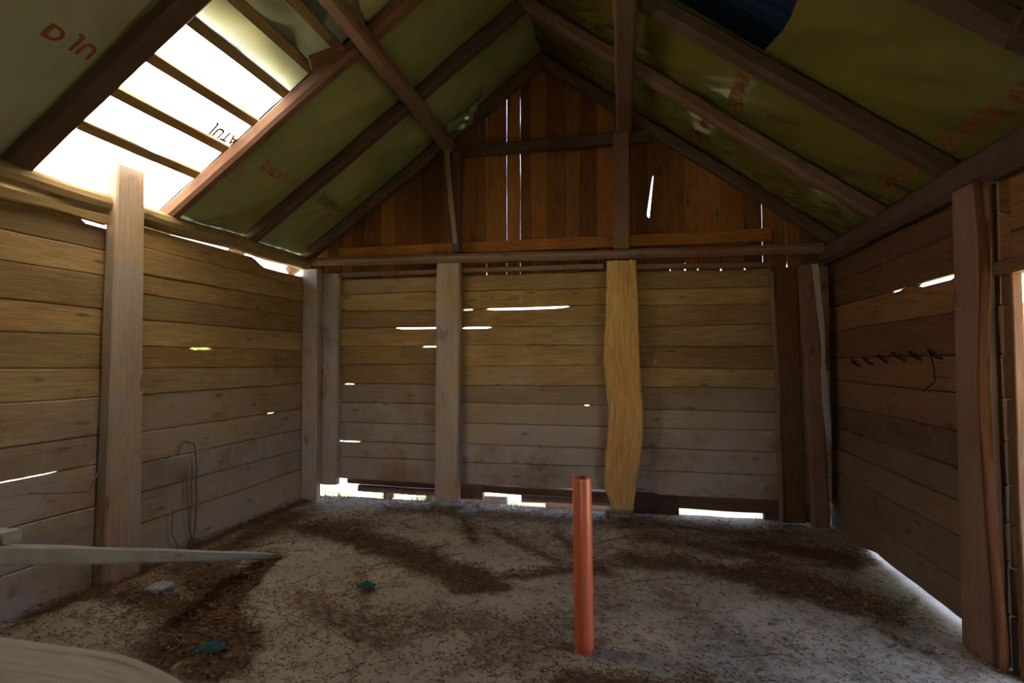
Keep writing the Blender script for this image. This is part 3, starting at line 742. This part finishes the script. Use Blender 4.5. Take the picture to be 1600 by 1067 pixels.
# ------------------------------------------------------------------ hooks on the right wall
def tube(mb, pts, r, ns=6, t=(.5, .5, .5, 1)):
    pts = [Vector(p) for p in pts]; base = len(mb.v)
    for i, p in enumerate(pts):
        d = (pts[min(i+1, len(pts)-1)]-pts[max(i-1, 0)]).normalized()
        u = d.cross(Vector((0.13, .31, .94))).normalized(); v = d.cross(u)
        rr = r(i/(len(pts)-1)) if callable(r) else r
        for k in range(ns):
            a = 2*math.pi*k/ns; mb.v.append(p+u*rr*math.cos(a)+v*rr*math.sin(a))
    for i in range(len(pts)-1):
        for k in range(ns):
            k2 = (k+1) % ns; a = base+i*ns; mb.quad((a+k, a+k2, a+ns+k2, a+ns+k), [(0, 0)]*4, t)
    mb.quad(tuple(base+k for k in reversed(range(ns))), [(0, 0)]*ns, t); e = base+(len(pts)-1)*ns
    mb.quad(tuple(e+k for k in range(ns)), [(0, 0)]*ns, t)
hp = [(5.70, 1.67, 5.46, 1.625), (5.41, 1.68, 5.20, 1.64), (5.12, 1.70, 4.93, 1.66), (4.87, 1.72, 4.63, 1.67), (4.60, 1.72, 4.40, 1.675), (4.34, 1.73, 4.14, 1.68)]
hn = ['first from the corner', 'second from the corner', 'third from the corner', 'fourth from the corner', 'fifth from the corner', 'last before the post']
for (ya, za, yb, zb), s in zip(hp, hn):
    mb = MB(); ym, zm = (ya+yb)/2, (za+zb)/2
    tube(mb, [(XR+.01, ya, za), (XR-.02, ya-.02, za), (XR-.035, ym, zm-.004), (XR-.045, yb, zb), (XR-.02, yb-.01, zb-.012)], .008)
    tube(mb, [(XR-.035, ym, zm), (XR-.04, yb+.03, zb+.035)], .005)
    prop(mb.build('wall_hook', M['iron'], smooth=True), 'dark iron hook in the row on the right wall, ' + s, 'hook', 'iron hooks on the right wall')
mb = MB(); tube(mb, [(XR-.05, 4.22, 1.72), (XR-.03, 4.21, 1.60), (XR-.02, 4.23, 1.52), (XR-.04, 4.30, 1.47), (XR-.02, 4.38, 1.45)], .005)
prop(mb.build('hanging_wire', M['iron'], smooth=True), 'short dark wire dangling below the last hook on the right wall', 'wire')

# dry vines on the left wall
def vine(pts, r, label):
    mb = MB(); P = []
    for a, b in zip(pts, pts[1:]):
        for k in range(6):
            f = k/6; q = Vector(a).lerp(Vector(b), f); q += Vector((.005*N(3, q.z*7), .012*N(7, q.z*8), 0)); P.append(q)
    P.append(Vector(pts[-1])); tube(mb, P, r, 5); return prop(mb.build('dry_vine', M['stem'], smooth=True), label, 'vine', 'dry vines at the left wall')
vine([(XL+.05, 4.15, .86), (XL+.06, 4.22, .97), (XL+.06, 4.33, .93), (XL+.06, 4.36, .70), (XL+.05, 4.37, .40), (XL+.04, 4.36, .0)], .008, 'pale hooked dry vine standing against the left wall, thickest of the three')
vine([(XL+.04, 4.28, .75), (XL+.05, 4.27, .45), (XL+.05, 4.29, .2), (XL+.06, 4.36, .0)], .006, 'thin straight dry vine between the two others on the left wall')
vine([(XL+.04, 4.12, .42), (XL+.05, 4.10, .2), (XL+.10, 4.16, .05), (XL+.2, 4.26, .01)], .006, 'short dry vine curling onto the floor at the left wall')
vine([(XL+.04, 2.95, .80), (XL+.05, 3.15, .76), (XL+.06, 3.34, .73), (XL+.05, 3.42, .85)], .005, 'dry vine drooping sideways on the left wall beside the post')

# rags and scraps on the floor
def rag(x, y, r, seed, label):
    mb = MB(); n = 12; h = .05
    for j in range(n+1):
        for i in range(n+1):
            u, v = i/n*2-1, j/n*2-1
            k = 1+.5*N(seed, math.atan2(v, u)*1.5, 0)
            z = .008+h*max(0, 1-math.hypot(u, v))*.7+.03*abs(N(seed, u*3, v*3))
            mb.v.append((x+u*r*k, y+v*r*k*.8, floor_z(x, y)+z+.022))
    for j in range(n):
        for i in range(n):
            if math.hypot((i+.5)/n*2-1, (j+.5)/n*2-1) > 1.1: continue
            a = j*(n+1)+i; mb.quad((a, a+1, a+n+2, a+n+1), [(0, 0)]*4, (0, 0, 0, 1))
    prop(mb.build('plastic_scrap', M['rag'], smooth=True), label, 'scrap')
rag(-1.88, 3.83, .055, 2, 'crumpled teal plastic scrap lying on the bare middle of the floor')
rag(-2.33, 2.82, .09, 4, 'dark teal crumpled scrap lying beyond the blurred bench top')

# ------------------------------------------------------------------ litter, clods, tufts (nobody could count them)
def litter():
    rnd = random.Random(3); mb = MB(); cnt = 0; tries = 0
    while cnt < 30000 and tries < 400000:
        tries += 1
        x = rnd.uniform(-3.8, 1.95); y = rnd.uniform(2.3, 6.3)
        d = litter_shade_density(x, y)
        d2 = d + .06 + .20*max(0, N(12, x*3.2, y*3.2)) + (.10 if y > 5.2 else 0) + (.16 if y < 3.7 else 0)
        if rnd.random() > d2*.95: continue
        cnt += 1
        L = rnd.uniform(.015, .07)*(1.5 if rnd.random() < .1 else 1); a = rnd.uniform(0, 2*math.pi) if rnd.random() < .5 else rnd.gauss(2.7, .5)
        z0 = floor_z(x, y)+.022*min(d, 1)*.7+rnd.uniform(0, .02+.03*d)
        t = (rnd.random()**1.5, 0, 0, 1); b = len(mb.v)
        if rnd.random() < .5:   # curled dead leaf
            r = rnd.uniform(.005, .017)*(1.3 if d > .5 else 1); q = rnd.uniform(.3, 1)
            ca, sa = math.cos(a), math.sin(a)
            for (u, v, zz) in ((-1, 0, .3), (0, -.6, 0), (1, 0, .4), (0, .6, 0), (0, 0, .15)):
                mb.v.append((x+r*(u*ca-v*sa), y+r*(u*sa+v*ca), z0+.004+zz*r*q))
            for f in ((0, 1, 4), (1, 2, 4), (2, 3, 4), (3, 0, 4)): mb.quad(tuple(b+k for k in f), [(0, 0)]*3, t)
        else:
            r = rnd.uniform(.0008, .0022); bend = rnd.uniform(-.35, .35)*L; lift = rnd.uniform(-.01, .02)
            pts = [Vector((x, y, z0+.003)), Vector((x+math.cos(a)*L/2-math.sin(a)*bend, y+math.sin(a)*L/2+math.cos(a)*bend, z0+.006+max(lift, 0))), Vector((x+math.cos(a)*L, y+math.sin(a)*L, z0+.003+max(lift, 0)*.5))]
            for p in pts:
                for k in range(3):
                    an = 2.1*k; mb.v.append(p+Vector((-math.sin(a)*math.cos(an), math.cos(a)*math.cos(an), math.sin(an)))*r)
            for i in range(2):
                for k in range(3):
                    k2 = (k+1) % 3; c = b+i*3; mb.quad((c+k, c+k2, c+3+k2, c+3+k), [(0, 0)]*4, t)
    o = mb.build('dead_plant_litter', M['litter'])
    prop(o, 'brown dead twigs and leaves strewn over the floor', 'plant litter', kind='stuff')
litter()
def runners():
    rnd = random.Random(8); mb = MB()
    for k in range(70):
        x, y = rnd.uniform(-3.3, 1.6), rnd.uniform(3.4, 6.1); a = rnd.gauss(2.6, .7); pts = []
        for i in range(rnd.randint(8, 22)):
            pts.append((x, y, floor_z(x, y)+.008+.012*abs(N(k, i*.4)))); a += rnd.gauss(0, .28); x += .045*math.cos(a); y += .045*math.sin(a)
            if not (-3.75 < x < 1.9 and y < 6.25): break
        if len(pts) > 4: tube(mb, pts, rnd.uniform(.0012, .0026), 4, (rnd.random()*.5, 0, 0, 1))
    prop(mb.build('creeping_stems', M['litter'], smooth=True), 'thin dark creeping stems trailing across the pale floor', 'dry stems', kind='stuff')
runners()
def tufts(name, boxes, n, mat, label, cat, hmax):
    rnd = random.Random(len(label)); mb = MB()
    for (x0, x1, y0, y1, k) in boxes:
        for _ in range(int(n*k)):
            x, y = rnd.uniform(x0, x1), rnd.uniform(y0, y1); h = rnd.uniform(.3, 1)*hmax; a = rnd.uniform(0, 6.28); l = rnd.uniform(.2, 1.3)*h
            pts = [(x, y, -.005), (x+l*.3*math.cos(a), y+l*.3*math.sin(a), h*.7), (x+l*math.cos(a), y+l*math.sin(a), h*rnd.uniform(.5, 1))]
            tube(mb, pts, lambda f: .0022*(1-f*.8), 3)
    prop(mb.build(name, mat), label, cat, kind='stuff')
tufts('grass_tuft', [(-3.35, -2.2, 6.33, 6.45, 2.6), (-3.7, -3.3, 6.2, 6.45, 2)], 90, M['stem'], 'thin straw-coloured grass growing through the gap under the left bay of the back wall', 'grass', .2)
tufts('dry_grass', [(-1.85, -1.2, 6.1, 6.4, 1.4), (-1.2, -.5, 6.2, 6.4, .4), (1.25, 1.5, 6.1, 6.35, .5)], 90, M['stem'], 'brown dry grass heaped under the middle bay of the back wall', 'grass', .14)
tufts('hay_wisp', [(1.35, 1.75, 3.95, 4.5, 1.0)], 200, M['straw'], 'wisp of pale dry straw on the litter beside the right wall', 'straw', .035)

# ------------------------------------------------------------------ shrubs outside
def shrub_mesh(seed):
    rnd = random.Random(seed); mb = MB()
    for _ in range(2600):
        a, e = rnd.uniform(0, 6.28), rnd.uniform(-.2, 1.5); r = rnd.uniform(.55, 1.0)*(1+.25*N(seed, a*1.5, e*2))
        p = Vector((1.5*r*math.cos(a)*math.cos(e), 1.5*r*math.sin(a)*math.cos(e), 1.2+1.5*r*math.sin(e)))
        u = Vector((rnd.gauss(0, 1), rnd.gauss(0, 1), rnd.gauss(0, 1))).normalized(); v = u.cross(Vector((rnd.gauss(0, 1), rnd.gauss(0, 1), 1))).normalized(); s = rnd.uniform(.05, .11)
        b = len(mb.v); mb.v += [p-u*s, p+v*s*.5, p+u*s, p-v*s*.5]; mb.quad((b, b+1, b+2, b+3), [(0, 0)]*4, (0, 0, 0, 1))
    for k in range(5):
        a = k*1.26; tube(mb, [(0, 0, -.1), (.2*math.cos(a), .2*math.sin(a), .8), (.8*math.cos(a), .8*math.sin(a), 1.9)], lambda f: .05*(1-f*.7), 6)
    return mb
sh = shrub_mesh(1).build('garden_shrub', M['leaf'])
spots = [(7.4, 5.6, 'leafy green shrub outside beyond the doorway in the right wall'), (7.6, 9.4, 'leafy shrub outside beyond the rear right corner'), (-8.6, 6.0, 'leafy shrub outside beyond the left wall, nearer one'), (-8.8, 9.8, 'leafy shrub outside beyond the left wall, farther one')]
for i, (x, y, lab) in enumerate(spots):
    o = sh if i == 0 else sh.copy()
    if i: C.objects.link(o)
    o.location = (x, y, 0); o.rotation_euler = (0, 0, i*1.3); prop(o, lab, 'shrub', 'shrubs outside the barn')
